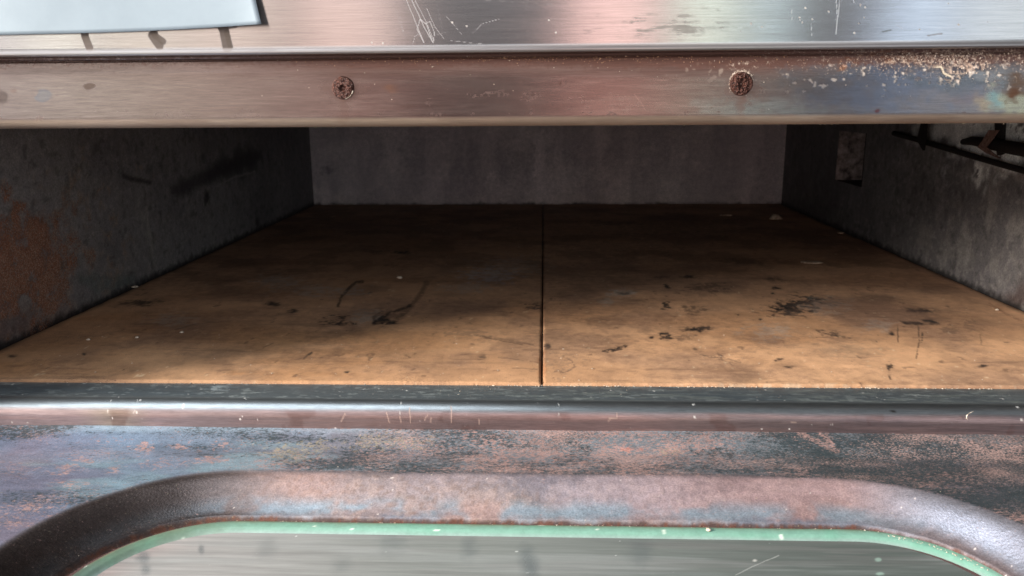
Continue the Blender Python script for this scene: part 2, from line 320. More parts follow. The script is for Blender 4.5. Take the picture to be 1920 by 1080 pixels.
    for pts, w, al, c in [
        ([(634, 573), (640, 556), (655, 540), (668, 529), (680, 528)], 2.2, .8, K), ([(700, 606), (728, 588), (758, 578), (770, 572)], 2.6, .85, K), ([(736, 604), (762, 584), (790, 550), (800, 530)], 4.0, .5, K), ([(716, 585), (700, 595), (704, 606)], 2.5, .6, K),
        ([(1130, 658), (1150, 655), (1176, 647), (1170, 653), (1140, 660), (1130, 658)], 1.4, .9, K), ([(1150, 657), (1158, 652)], 2.6, .9, K),
        ([(1238, 627), (1252, 625), (1258, 634), (1246, 635), (1238, 627)], 1.6, .9, K), ([(1280, 620), (1330, 614)], 1.6, .9, K),
        ([(566, 672), (580, 664), (584, 661)], 2.0, .85, K), ([(890, 628), (930, 634), (975, 642), (1000, 646)], 1.4, .45, B), ([(900, 630), (945, 640), (980, 646)], 1.0, .5, K), ([(935, 670), (985, 676), (1010, 680)], 0.9, .5, B), ([(960, 690), (1008, 692)], .9, .45, B),
        ([(1683, 610), (1684, 640)], 1.2, .6, K), ([(1722, 612), (1724, 640), (1718, 672)], 1.3, .65, K), ([(1730, 625), (1728, 640)], 1.6, .8, K), ([(1838, 625), (1840, 645)], 1.2, .4, K),
        ([(1345, 662), (1362, 672), (1388, 680)], 1.3, .5, B), ([(1530, 620), (1556, 628), (1584, 632)], 1.3, .5, K), ([(1540, 628), (1560, 622), (1572, 632)], 1.1, .5, K),
        ([(1855, 570), (1890, 590), (1915, 602)], 2.0, .4, (110, 60, 40)), ([(1056, 668), (1072, 676), (1078, 688), (1060, 698), (1040, 696)], 1.3, .5, B),
        ([(640, 630), (680, 640)], .8, .5, (220, 180, 130)), ([(330, 618), (372, 606)], 1.2, .4, K)]:
        p.put(p.line(pts, w*1.15, .6, .9)*min(1, al)*ss(.32, .6, p.n(500, 380, 77, 3)+.12), c)
    # brown strip along joint, dark gap line at wall foot
    J = np.minimum(np.abs(a-0.0), 9)
    p.put((1-ss(.0006, .0026, J))*.5*ss(.3, .6, p.n(90, 90, 61)+.05), (88, 60, 44))
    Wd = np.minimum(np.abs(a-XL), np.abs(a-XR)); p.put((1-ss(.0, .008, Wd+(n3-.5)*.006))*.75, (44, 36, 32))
    p.put((1-ss(.0, .0014, b))*.5, (140, 104, 78)); p.put((1-ss(.0, .0026, b+(n3-.5)*.008))*ss(.54, .64, p.n(260, 200, 83, 3))*ss(-.02, .05, a)*.35, (196, 176, 150))
    p.put(p.blob(1016, 690, 8, 40, .6, .6)*.35, (150, 90, 50))
    return gridmesh('stone_slab', P, M_stone, p, None, a, b)
s1 = child(slab(XL+.001, -0.0005, 3), 'left baking stone with a hooked char streak')
s2 = child(slab(0.0004, XR-.001, 13), 'right baking stone with several black char spots')
child(boxes('slab_support', [(XL, XR, 0.004, YB, -0.024, -0.0185)], M_soot, None, 0))

# ---- chamber walls
def side_wall(xw, sgn):
    ys = np.concatenate([np.linspace(-.02, .05, 12, endpoint=False), np.linspace(.05, .70, 420)]); zs = np.linspace(-0.02, ZC, 130)
    if sgn > 0:      # lines of the port opening must fall on the grid
        ys = np.sort(np.append(ys, [.4340, .5050])); zs = np.sort(np.append(zs, [.0505, .1030]))
    Y, Z = np.meshgrid(ys, zs); a, b = Y, Z
    X = xw + (fbm(a*5, b*5, 3, 2)-.5)*.0012 + (fbm(a*120, b*120, 9, 3)-.5)*.0003
    P = np.stack([X, Y, Z], -1)
    p = Paint(P, a, b, (136, 132, 132) if sgn < 0 else (112, 108, 108), .60, .2)
    p.wu = (fbm(a*90, b*90, 91, 5)-.5); p.wv = (fbm(a*90, b*90, 57, 5)-.5)
    n1 = p.n(16, 16, 101+sgn); n2 = p.n(70, 50, 107+sgn); n3 = p.n(260, 260, 109+sgn, 3)
    p.put(ss(.4, .65, n1)*.6, (112, 108, 110)); p.put(ss(.50, .68, n2)*.4, (146, 142, 138)); p.put(ss(.58, .72, n3)*.35, (166, 160, 154)); p.put(ss(.60, .75, p.n(180, 180, 5, 3))*.4, (44, 42, 42))
    p.put(ss(.55, .75, p.n(14, 220, 15, 3))*.22, (128, 124, 118))
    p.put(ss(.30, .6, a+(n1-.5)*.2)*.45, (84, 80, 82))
    if sgn < 0:
        rb = p.blob(40, 490, 120, 115, .6, 1.0); p.put(rb*.45*ss(.30, .5, n2+.12), (104, 72, 60), .9, 0); p.extra = {'Rust': np.clip(rb*.76+(n2-.5)*.5*(rb > .02), 0, 1), 'Grit': np.clip(p.blob(60, 490, 150, 130, .7, 1.0)*.47, 0, 1)}
        p.put(rb*ss(.58, .7, p.n(500, 500, 37, 3))*.3, (150, 104, 78)); p.put(rb*ss(.52, .64, p.n(60, 60, 39))*.5, (84, 58, 50)); p.put(rb*ss(.62, .7, p.n(330, 330, 31, 2))*.6, (150, 134, 120))
        rim = np.clip(p.blob(50, 490, 160, 140, .3, 1.3)-rb, 0, 1); p.put(rim*ss(.5, .62, n3)*.8, (150, 134, 122))
        p.put(p.blob(110, 630, 150, 50, .6, .5)*.5, (118, 88, 78)); p.put(p.blob(210, 530, 60, 18, .5, 1)*.5, (104, 116, 114))
        p.put(p.blob(440, 310, 55, 30, .5, .8, -.3)*.65, (60, 58, 62)); p.put(p.line([(335, 355), (400, 325), (470, 295)], 13, .8, 2)*.75, (52, 50, 54))
        p.put(p.line([(405, 350), (440, 332), (478, 322)], 1.6, .6, 1)*.7, (150, 146, 142)); p.put(p.blob(415, 275, 40, 20, .7, 1)*.45, (128, 124, 120))
        p.put(p.line([(262, 375), (275, 430), (290, 500)], 5, .7, 3)*.5*ss(.4, .6, n3), (160, 156, 148)); p.put(p.line([(275, 390), (285, 470)], 2, .7, 2)*.5, (170, 164, 156))
        p.put(p.line([(232, 330), (280, 343)], 4, .5, 2)*.7, (34, 33, 34)); p.put(p.blob(388, 370, 7, 17, .5, .8)*.8, (30, 29, 31)); p.put(p.blob(482, 415, 4, 14, .5, .8)*.7, (26, 26, 28))
    else:
        p.put(p.blob(1870, 420, 120, 70, .8, .8)*ss(.42, .62, n2)*.65, (156, 150, 144)); p.put(p.blob(1740, 440, 60, 26, .8, .8)*ss(.45, .6, n2)*.5, (124, 118, 114))
        p.put(p.blob(1880, 268, 110, 60, .5, .8)*ss(.30, .46, n3+.05), (240, 240, 236)); p.put(p.blob(1790, 245, 70, 30, .6, .8)*.8, (224, 222, 218))
        p.put(p.line([(1700, 262), (1790, 282), (1880, 322), (1920, 336)], 5, .8, 2)*.5, (140, 132, 126)); p.put(p.blob(1925, 560, 60, 30, .7, 1)*.6, (70, 48, 40))
        p.put(p.blob(1525, 400, 60, 90, .9, .6)*.4, (40, 38, 38))
    keep = None
    if sgn > 0:
        yc = (ys[:-1]+ys[1:])/2; zc = (zs[:-1]+zs[1:])/2; YC, ZZ = np.meshgrid(yc, zc)
        keep = ~((YC > .4340) & (YC < .5050) & (ZZ > .0505) & (ZZ < .1030))
        # pull grid lines straight at the port
    # dark gap line at foot
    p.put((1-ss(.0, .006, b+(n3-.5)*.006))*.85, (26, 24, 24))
    return gridmesh('side_wall', P, M_wall, p, None, a, b, flip=(sgn > 0), keep=keep)
child(side_wall(XL, -1), 'left chamber wall with a large rust patch near the front')
rw = child(side_wall(XR, 1), 'right chamber wall with a rectangular port and a pale area behind the rods')
# the port: a sheet metal pocket behind the right wall
pv = [(XR-.0008, .434, .0505), (XR-.0008, .505, .0505), (XR-.0008, .505, .103), (XR-.0008, .434, .103), (XR+.035, .434, .0505), (XR+.035, .505, .0505), (XR+.035, .505, .103), (XR+.035, .434, .103)]
M_port = plain('port_scale', (74, 64, 62), (186, 166, 160), 105, .85, 0, .5)
polymesh('port_pocket', pv, [(0, 1, 5, 4), (3, 2, 6, 7), (0, 3, 7, 4), (4, 5, 6, 7)], M_soot, rw)
polymesh('port_end_plate', [(XR-.0006, .5048, .0507), (XR+.0346, .5048, .0507), (XR+.0346, .5048, .1028), (XR-.0006, .5048, .1028), (XR-.0006, .5068, .0507), (XR+.0346, .5068, .0507), (XR+.0346, .5068, .1028), (XR-.0006, .5068, .1028)],
         [(0, 1, 2, 3), (5, 4, 7, 6), (0, 4, 5, 1), (3, 2, 6, 7)], M_port, rw)
for o in rw.children: o.matrix_parent_inverse = rw.matrix_parent_inverse.inverted() if False else Matrix.Identity(4)

xs = np.linspace(XL, XR, 420); zs = np.linspace(-.02, ZC, 120); X, Z = np.meshgrid(xs, zs)
P = np.stack([X, YB + (fbm(X*5, Z*5, 2, 2)-.5)*.002, Z], -1)
p = Paint(P, X, Z, (196, 185, 185), .65, .05)
p.put(ss(.40, .66, p.n(12, 14, 61))*.5, (172, 158, 162)); p.put(ss(.5, .68, p.n(60, 110, 63))*.4, (222, 208, 204)); p.put(ss(.55, .7, p.n(260, 260, 64, 3))*.35, (190, 180, 176))
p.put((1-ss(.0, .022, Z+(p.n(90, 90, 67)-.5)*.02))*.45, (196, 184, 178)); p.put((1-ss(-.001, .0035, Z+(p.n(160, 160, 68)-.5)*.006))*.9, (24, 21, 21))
p.put(p.blob(610, 318, 14, 9, .5, 1)*.6, (46, 42, 44)); p.put(p.blob(900, 300, 160, 40, .8, .8)*.3, (66, 60, 64)); p.put(p.blob(1425, 372, 8, 4, .5, 1)*.7, (170, 160, 156)); p.put(p.blob(1380, 374, 5, 4, .5, 1)*.6, (160, 150, 146))
p.put(ss(.4, .62, p.n(30, 14, 70))*.35, (150, 140, 146)); p.put(p.blob(1010, 300, 10, 70, .9, 1)*.45, (236, 224, 222)); p.put(ss(.5, .66, p.n(40, 8, 72))*.3, (228, 214, 212))
child(gridmesh('back_wall', P, M_wall, p, None, X, Z), None)
boxes_ = boxes('ceiling', [(XL-.004, XR+.04, -.010, YB+.004, ZC, ZC+.004)], M_soot, None, 0); child(boxes_)

# ---- lintel: the stained strip above the opening
def extrude(name, prof, xa, mat, paintf, amp=0):
    X = np.repeat(xa[None, :], len(prof), 0); Yv = np.repeat(prof[:, :1], len(xa), 1); Zv = np.repeat(prof[:, 1:2], len(xa), 1)
    s_ = np.concatenate([[0], np.cumsum(np.hypot(*np.diff(prof, axis=0).T))]); B_ = np.repeat(s_[:, None], len(xa), 1)
    P = np.stack([X, Yv, Zv], -1)
    p = paintf(P, X, Zv if name != 'front_lip' else Yv-Zv*1.01)
    if p is not None and np.abs(p.H).max() > 0:
        t = np.gradient(prof, axis=0); nn = np.stack([-t[:, 1], t[:, 0]], 1); nn /= np.linalg.norm(nn, axis=1)[:, None]
        P[..., 1] -= p.H*nn[:, 0:1]*-1*amp; P[..., 2] += p.H*nn[:, 1:2]*amp
    return gridmesh(name, P, mat, p, None, X, B_)
lp = [(-.012, .1602), (-.0165, .1580), (-.0200, .1574)] + arc(-.0200, .1568, .0008, 100, 260, 6) + [(-.0192, .1557), (-.0200, .1550), (-.0204, .1520), (-.0207, .1500), (-.0210, .1314)] + arc(-.0164, .1312, .0046, 180, 270, 10) + [(-.002, .1266), (-.002, ZC+.001)]
npr = [3, 3, 2] + [2]*6 + [3, 5, 16, 4, 80] + [1] + [2]*10 + [4, 6]
prof = resample(lp, npr[:len(lp)-1] + [3]*(len(lp)-1-len(npr)))
def lintel_paint(P, a, b):
    p = Paint(P, a, b, (138, 123, 117), .24, .92)
    p.wu = fbm(a*200, b*300, 91, 4)-.5; p.wv = fbm(a*200, b*300, 57, 4)-.5
    U, V = p.U, p.V
    n1 = p.n(10, 26, 201); n2 = p.n(60, 900, 203, 4); n3 = p.n(420, 420, 205, 3); n4 = p.n(900, 900, 207, 2)
    br = ss(300, 760, U)*(1-ss(1500, 1750, U))
    p.put(br*.75*ss(.25, .55, n1+.1), (104, 82, 77)); p.put(ss(.45, .7, n1)*.35, (150, 130, 122))
    p.put(ss(.5, .7, n2)*.16, (160, 146, 138)); p.put(ss(.52, .7, p.n(60, 900, 209, 3))*.16, (116, 100, 94))
    top = (1-ss(108, 160, V + (n1-.5)*30 + ss(700, 1900, U)*8))
    p.put(top*ss(260, 760, U)*.75, (92, 58, 46), .62, .35)
    p.put(top*.3, (110, 80, 72))
    
    pass
    p.put((1-ss(106, 165, V))*ss(.70, .78, n3)*ss(1150, 1400, U)*(1-ss(1500, 1900, U)*.4)*.8, (196, 176, 158), .8, 0)
    # heat tint toward the right
    rt = ss(1380, 1660, U+ (n1-.5)*200)
    p.put(rt*.75, (104, 100, 100)); p.put(p.blob(1640, 170, 150, 46, .8, .8)*.6, (98, 104, 116)); p.put(p.blob(1660, 128, 60, 20, .7, 1)*.7, (92, 97, 110)); p.put(p.blob(1430, 205, 110, 22, .8, .8)*.5, (136, 136, 132))
    p.put(p.blob(1800, 155, 100, 14, .7, 1)*.55, (84, 90, 94)); p.put(p.blob(1850, 135, 60, 20, .8, 1)*.4, (136, 140, 140)); p.put(p.blob(1535, 155, 110, 30, .8, 1)*.4, (104, 92, 86))
    p.put(p.blob(1900, 190, 60, 26, .7, .9)*.7, (150, 146, 122)); p.put(p.blob(1862, 186, 22, 15, .7, .9)*.65, (112, 140, 138)); p.put(p.blob(1838, 195, 18, 14, .9, .9)*.35, (178, 150, 108)); p.put(p.blob(1812, 186, 24, 10, .8, 1)*.35, (118, 98, 98))
    p.put(p.blob(1902, 158, 24, 24, .8, 1)*.8, (98, 76, 60), .6, .4); p.put(p.blob(1898, 170, 12, 10, .5, 1)*.7, (86, 52, 30), .6, .4)
    p.put(p.blob(1770, 112, 130, 26, .6, 1)*.5, (70, 68, 80), .6, .5)
    # orange scale and pale crust at the upper right
    or_ = np.maximum(p.blob(1690, 100, 60, 11, .4, 1.6), p.blob(1590, 118, 22, 9, .5, 1.6)); p.put(or_*ss(.42, .6, n3+.04)*.8, (132, 86, 58), .85, 0, .5); p.put(or_*ss(.56, .66, n4)*.9, (214, 168, 138), .9, 0, .4)
    cr = np.maximum.reduce([p.blob(1800, 106, 120, 14, .5, 1.4), p.blob(1790, 126, 60, 22, .6, 1.4), p.blob(1700, 110, 70, 9, .5, 1.4), p.blob(1900, 106, 40, 10, .5, 1.5)])
    rid = np.abs(p.n(430, 430, 221, 3)-.5)*2
    p.put(cr*(1-ss(.06, .14, rid))*.85, (204, 178, 160), .9, 0, 1); p.put(cr*ss(.68, .74, n3)*.8, (212, 196, 184), .9, 0, .8); p.put(cr*ss(.25, .4, rid)*.6, (52, 50, 66), .6, .3)
    p.put(p.blob(1806, 122, 13, 9, .4, 1.5)*ss(.35, .5, n4+.1), (206, 178, 160), .9, 0, 1.2)
    p.put(p.line([(1757, 126), (1764, 125), (1770, 138), (1782, 143)], 2, .4, 1), (208, 194, 172), .9, 0, 1)
    sc = ss(1300, 1700, U)*(1-ss(130, 190, V)); p.put(sc*ss(.72, .78, n3)*.9, (206, 194, 184), .9, 0, .6)
    # pitting, water marks, scuffs
    
    hz = 1-ss(108, 142, V+(n1-.5)*14)
    p.extra['Scale'] = np.clip(hz*(.46+.42*ss(420, 1000, U)*(1-.3*ss(1350, 1700, U)))+ss(222, 234, V)*.16*(n1>.45)+.02, 0, 1)
    cz = np.maximum.reduce([p.blob(1800, 108, 120, 18, .7, 1.2)*.46, p.blob(1790, 128, 70, 24, .8, 1.2)*.44, p.blob(1700, 110, 60, 10, .7, 1.2)*.5, p.blob(1390, 128, 26, 14, .8, .9)*.40, ss(1180, 1700, U)*(1-ss(118, 180, V))*.34])
    p.extra['Crust'] = cz*.92
    low = ss(196, 232, V)
    p.put(low*ss(.76, .82, p.n(420, 560, 233, 3))*.75, (82, 52, 44), .7, .2); lw = ss(.1314, .1296, P[..., 2]); p.put(lw*.8, (150, 130, 112), .55, .35); p.put(lw*ss(.5, .62, p.n(30, 240, 241))*.4, (120, 98, 84)); p.put(ss(.90, .94, p.n(520, 560, 235, 2))*.55, (92, 60, 50))  # tan lower roll: reflected light of door and floor put into the colour
    p.put(p.blob(167, 162, 11, 7, .25, .4)*.85, (96, 82, 74), .5); p.put(p.blob(84, 179, 14, 11, .3, .5)*.5, (126, 126, 130)); p.put((p.blob(84, 179, 15, 12, .2, .5)-p.blob(84, 179, 11, 9, .3, .5))*.5, (120, 118, 124))
    p.put(p.blob(2, 182, 11, 15, .3, .5)*.7, (96, 82, 76)); p.put(p.blob(733, 166, 17, 9, .9, .8)*.45, (140, 104, 80)); p.put(p.blob(26, 172, 7, 4, .5, .8)*.4, (130, 104, 92))
    p.put(p.blob(1645, 208, 5, 4, .5, .6)*.8, (96, 48, 46))
    for (u0, u1, v0, v1, al) in [(860, 940, 168, 182, .8), (975, 1010, 165, 195, .55), (1060, 1120, 178, 200, .5), (1120, 1200, 175, 215, .6), (800, 812, 175, 205, .4)]:
        m = p.blob((u0+u1)/2, (v0+v1)/2, (u1-u0)/2, (v1-v0)/2, .6, 1)*(1-ss(.03, .10, np.abs(p.n(500, 900, int(u0), 3)-.5)))
        p.put(m*al*.4, (176, 150, 140), .5)
    p.put(p.line([(1188, 176), (1198, 188), (1210, 204)], .8, .7, 1.5)*.3, (170, 150, 140))
    for uu, vv in ((643, 166), (1390, 159)): p.put(p.blob(uu, vv+3, 34, 27, .9, .7)*.45, (104, 74, 62), .5, .6); p.put(p.blob(uu, vv+34, 9, 30, .9, .8)*.25, (112, 74, 58), .5, .6)
    return p
xa = xs_dense(XL, XR, -.27, .225, 1150)
child(extrude('lintel', prof, xa, M_lintel, lintel_paint, .00022), 'stained steel strip above the opening, bluish and crusted at its right end')

# ---- fascia: the clean brushed panel above, with a folded lower edge
fp = [(-.026, .262), (-.026, .19), (-.026, .1608), (-.02608, .1603), (-.02625, .1596), (-.02655, .1589), (-.0267, .1583), (-.0265, .1578), (-.0258, .1574), (-.014, .1574), (-.014, .1604)]
prof = resample(fp, [6, 90] + [3]*6 + [2, 3, 2])
def fascia_paint(P, a, b):
    p = Paint(P, a, b, (184, 180, 178), .205, 1.0)
    U, V = p.U, p.V
    n1 = p.n(14, 300, 301, 4); n2 = p.n(40, 1400, 303, 3); n3 = p.n(8, 30, 305)
    p.put(ss(.5, .7, n1)*.16, (176, 170, 166), .26); p.put(ss(.56, .7, n2)*.14, (160, 156, 152)); p.put(ss(.5, .7, n3)*.15, (190, 180, 172), .26)
    p.put((1-ss(560, 980, U))*.3, (206, 182, 170))
    D = (104, 92, 84)
    for pts, w in [([(156, 50), (160, 70), (168, 90)], 7), ([(284, 48), (292, 68), (306, 78)], 6), ([(286, 66), (299, 86)], 8), ([(413, 44), (420, 56), (426, 90)], 9), ([(425, 60), (432, 88)], 5)]:
        p.put(p.line(pts, w, .12, .6)*.92, D, .5, .7)
    p.put(p.blob(430, 50, 16, 4, .3, .6)*.7, D, .5, .8)
    sc = (234, 232, 230)
    for pts, w, al in [
        ([(762, 0), (780, 44), (795, 80)], 1.0, .7), ([(772, 0), (795, 50), (812, 80)], 1.1, .8), ([(778, 0), (800, 42), (814, 78)], .9, .6), ([(800, 16), (815, 50), (832, 72)], .9, .55), ([(795, 80), (782, 55), (788, 36), (800, 46), (810, 76)], 1.2, .75),
        ([(798, 44), (806, 40), (815, 62), (812, 80)], 1.1, .7), ([(836, 30), (866, 64)], .7, .4), ([(886, 62), (905, 44), (935, 36)], .9, .5), ([(845, 76), (880, 80), (905, 82)], .9, .5), ([(774, 82), (778, 68), (786, 64)], .9, .5), ([(750, 30), (756, 60)], .7, .3),
        ([(990, 0), (985, 18)], .7, .3), ([(1568, 0), (1570, 30), (1568, 64)], 1.1, .8), ([(1574, 0), (1572, 32)], .9, .7), ([(1484, 16), (1485, 40)], .8, .6), ([(1577, 0), (1576, 12)], .8, .6), ([(1521, 45), (1522, 66)], .9, .6), ([(1600, 0), (1602, 6)], 1.2, .6),
        ([(1680, 46), (1692, 54)], .8, .5), ([(820, 10), (830, 60)], .6, .3), ([(742, 20), (760, 70)], .6, .3), ([(900, 0), (1040, 8)], .5, .25), ([(840, 60), (800, 70)], .6, .35)]:
        p.put(p.line(pts, w*.52, .7, .5)*al*.75, sc, .5, .6)
    p.put(ss(.91, .95, p.n(520, 600, 311, 2))*.7*ss(1200, 1500, U), (226, 206, 190), .8, .1)
    for u, v in [(848, 42), (1042, 61), (875, 49), (1029, 38), (1523, 36), (1622, 14), (1602, 62), (697, 80), (718, 81), (1499, 33), (1554, 22), (1510, 15)]:
        p.put(p.blob(u, v, 1.5, 1.4, .4, .3)*.8, (240, 228, 216), .8, 0)
    p.put(p.line([(1654, 60), (1670, 57)], 1.2, .4, 1)*.7, (96, 90, 70)); p.put(p.line([(1740, 66), (1766, 63)], 1.2, .4, 1)*.6, (110, 84, 60))
    p.put(p.blob(1250, 50, 110, 20, 1, 1)*ss(.50, .62, p.n(120, 1500, 315, 3))*.4, (110, 108, 94), .5)
    p.put(ss(-.02602, -.0262, P[..., 1])*.8, (160, 150, 146), .36)
    return p
xa = xs_dense(-.42, .42, -.27, .225, 1500)
child(extrude('fascia_panel', prof, xa, M_steel, fascia_paint), 'brushed steel panel above with grey drip marks and scratches')

# ---- casing that closes the oven round the chamber
child(boxes('casing', [(-.42, .42, -.012, .80, .262, .266), (-.424, -.42, -.012, .80, -.22, .266), (.42, .424, -.012, .80, -.22, .266), (-.42, .42, .80, .804, -.22, .266)], M_case, None, 0))
for sx0, sx1 in ((-.42, XL-.0005), (XR+.0005, .42)):
    child(boxes('side_jamb', [(sx0, sx1, -.060 if sx0 < 0 else -.030, -.0005, -.22, .1570)], M_case, None, .002))

# ---- front lip
lp = [(.0022, -.016), (.0022, -.0022), (.0004, -.0014), (-.0195, -.0012)] + arc(-.0200, -.0070, .0058, 90, 0, 1)[:0] + [(-.0205-.0075*math.sin(R(t)), -.0087+.0075*math.cos(R(t))) for t in range(0, 91, 9)] + [(-.0281, -.0105), (-.0283, -.0150), (-.0265, -.0156)]
npr = [1, 2, 40, 1] + [2]*10 + [4, 22, 2, 1]
prof = resample(lp, npr[:len(lp)-1])
def lip_paint(P, a, b):
    p = Paint(P, a, b, (150, 154, 156), .32, .95)
    U, V = p.U, p.V
    zt = P[..., 2]; yt = P[..., 1]
    topm = ss(-.022, -.018, yt)
    n3 = p.n(420, 420, 405, 3)
    p.put(topm*.85, (96, 104, 108), .42, .6)  # top darkened in the colour, for the dark chamber it mirrors
    p.put(topm*ss(.52, .64, p.n(90, 700, 407, 4))*ss(600, 1200, U)*.55, (134, 140, 134), .55); p.put(topm*ss(.60, .7, p.n(240, 700, 409, 3))*.5, (150, 156, 154), .6)
    p.put(topm*ss(.55, .7, p.n(12, 90, 411))*.5, (90, 102, 110)); p.put(p.blob(410, 727, 30, 6, .5, 1.2)*ss(.4, .6, p.n(160, 500, 3))*.8, (150, 158, 160), .6)
    fm = 1-ss(-.0275, -.026, yt)
    p.put(fm*.7, (150, 118, 114), .36); p.put(fm*ss(700, 1800, U)*.45, (84, 60, 58)); p.put(fm*ss(.5, .7, p.n(20, 700, 413, 3))*.35, (176, 142, 134))  # pink-brown reflection of room and door painted onto the front face
    p.put(fm*(1-ss(0, 80, np.abs(U-215)-0))*.35, (150, 140, 110)); p.put(fm*ss(.62, .72, p.n(60, 60, 417))*.4, (110, 76, 68))
    for pts in [[(647, 776), (640, 790)], [(725, 774), (730, 792)], [(768, 764), (770, 792)], [(796, 788), (802, 778)], [(846, 762), (846, 792)], [(898, 786), (898, 796)], [(1156, 774), (1157, 784), (1142, 784)], [(1140, 790), (1146, 784)], [(750, 780), (752, 792)], [(808, 784), (808, 792)], [(1484, 792), (1494, 791)]]:
        p.put(p.line(pts, .9, .5, .5)*.75, (208, 176, 160), .6)
    p.put(p.blob(1674, 771, 8, 2, .5, 1)*.8, (60, 50, 40)); p.put(ss(.82, .88, n3)*.6, (214, 208, 200), .8, 0)
    return p
xa = xs_dense(XL, XR, -.27, .225, 1100)
child(extrude('front_lip', prof, xa, M_lip, lip_paint), 'rounded steel lip in front of the stones')

# ---- the door, folded down flat in front of the lip
WCX, WCY, WHX, WR = -.0036, -.1342, .1221, .0503        # window opening: straight part and corner radius
WY0 = -.26
def sdf(x, y):
    dx = np.maximum(np.abs(x-WCX)-WHX, 0); dy = np.maximum(np.maximum(y-WCY, WY0-y), 0)
    inside = (dx == 0) & (dy == 0)
    d = np.hypot(dx, dy)-WR
    ins = np.maximum(np.abs(x-WCX)-WHX, np.maximum(y-WCY, WY0-y))-WR
    return np.where(inside, ins, d)
ZD = -.018
BW = .0207                                          # width of the sloping bead
def door_z(d):
    z = np.full_like(d, ZD)
    t = np.clip((BW-d)/BW, 0, 1)
    z = z - .0107*(.8*ss(0, 1, t)+.2*t)
    return z - .0022*ss(.0012, -.0006, d)
xa = xs_dense(-.345, .345, -.275, .245, 1050, 16)
ya = np.concatenate([np.linspace(-.0075, -.062, 150, endpoint=False), np.linspace(-.062, -.150, 210, endpoint=False), np.linspace(-.150, -.42, 60)])
X, Y = np.meshgrid(xa, ya); d = sdf(X, Y); Z = door_z(d) + (fbm(X*14, Y*20, 881, 3)-.5)*.0016*ss(-.004, .004, d) + .0052*(1-ss(.014, .034, -Y-.012))
P = np.stack([X, Y, Z], -1)
p = Paint(P, X, Y, (150, 140, 140), .44, .45)
p.wu = fbm(X*330, Y*420, 91, 5, .65)-.5; p.wv = fbm(X*330, Y*420, 57, 5, .65)-.5
U, V = p.U, p.V
n1 = p.n(12, 16, 501); n2 = p.n(45, 60, 503, 5, .6); n3 = p.n(240, 300, 505, 4, .6); n4 = p.n(20, 70, 507, 5, .6); n5 = p.n(520, 620, 509, 3)
flat = ss(BW-.003, BW+.002, d+(n3-.5)*.003)
rt = ss(380, 1100, U)
p.put(flat*.75, (120, 130, 140), .40, .45); p.put(flat*(1-ss(60, 700, U+(n1-.5)*200))*.75, (126, 150, 180), .32, .6)  # blue at left: sky reflection painted in over the film
p.put(flat*ss(.45, .62, n1)*(1-rt)*.6, (126, 112, 128)); p.put(flat*ss(.48, .64, n4)*(1-rt)*.45, (84, 96, 110)); p.put(flat*ss(.5, .66, p.n(16, 50, 519))*(1-rt)*.5, (150, 180, 188))
p.put(flat*rt*.6, (116, 124, 130)); p.put(flat*ss(1350, 1700, U)*.5, (98, 96, 98))
soot = flat*(.18+.26*rt + .12*ss(1200, 1500, U) + (n4-.5)*1.6 + (n2-.5)*.5)
rosy = flat*(.10+.28*rt - .12*ss(1150, 1500, U) + (p.n(18, 50, 513, 4, .6)-.5)*1.25 + (n2-.5)*-.4)
soot += flat*ss(835, 880, V)*.12*rt; p.put(flat*ss(840, 890, V)*rt*.35, (84, 78, 80)); p.put(flat*p.n(9, 30, 545)*ss(.5, .65, p.n(11, 34, 547))*.6, (142, 118, 124))
gold = flat*0.0
for (u, v, ru, rv, al, c) in [(270, 840, 26, 9, .85, (188, 152, 134)), (120, 880, 22, 12, .8, (186, 150, 136)), (155, 860, 26, 8, .8, (190, 156, 140)), (440, 800, 26, 6, .9, (190, 128, 104)), (340, 838, 22, 8, .8, (190, 160, 140)), (390, 862, 34, 9, .8, (188, 150, 136)), (300, 870, 60, 12, .55, (178, 150, 144)),
    (130, 910, 30, 10, .6, (180, 150, 142)), (60, 952, 22, 9, .8, (184, 156, 148)), (420, 832, 14, 7, .8, (200, 170, 152)), (215, 880, 20, 8, .6, (186, 156, 142)), (540, 850, 50, 18, .6, (150, 132, 96)), (590, 835, 40, 12, .5, (150, 136, 96)), (500, 870, 40, 12, .6, (160, 128, 114)),
    (720, 830, 60, 18, .5, (140, 138, 104)), (780, 828, 40, 16, .45, (156, 146, 100)), (700, 850, 50, 12, .45, (158, 132, 120)), (930, 862, 60, 16, .8, (170, 124, 120)), (960, 810, 60, 10, .6, (166, 124, 118)), (700, 800, 60, 7, .6, (164, 128, 124)), (880, 812, 40, 7, .6, (168, 126, 120)),
    (1180, 845, 26, 8, .8, (180, 110, 88)), (1260, 845, 22, 10, .7, (164, 150, 108)), (1310, 835, 26, 14, .6, (176, 132, 112)), (1530, 830, 50, 14, .5, (150, 112, 108)), (1400, 870, 40, 10, .45, (150, 108, 104)), (1580, 870, 36, 10, .45, (140, 96, 84)), (1800, 905, 50, 14, .35, (120, 88, 80)), (560, 812, 24, 5, .7, (150, 168, 190)), (610, 816, 16, 6, .8, (176, 188, 206))]:
    m_ = p.blob(u, v, ru, rv, .6, 1.2)*al
    if c[2] < 112 and c[1] > 130: gold = np.maximum(gold, flat*m_*.95)
    elif c[2] > c[0]: p.put(flat*m_*.4, c)
    elif v < 870 and c == (190, 128, 104) or c == (180, 110, 88): p.put(flat*m_*ss(.4, .55, n3), (164, 98, 80), .8, 0)
    else: rosy = np.maximum(rosy, flat*m_*.72)
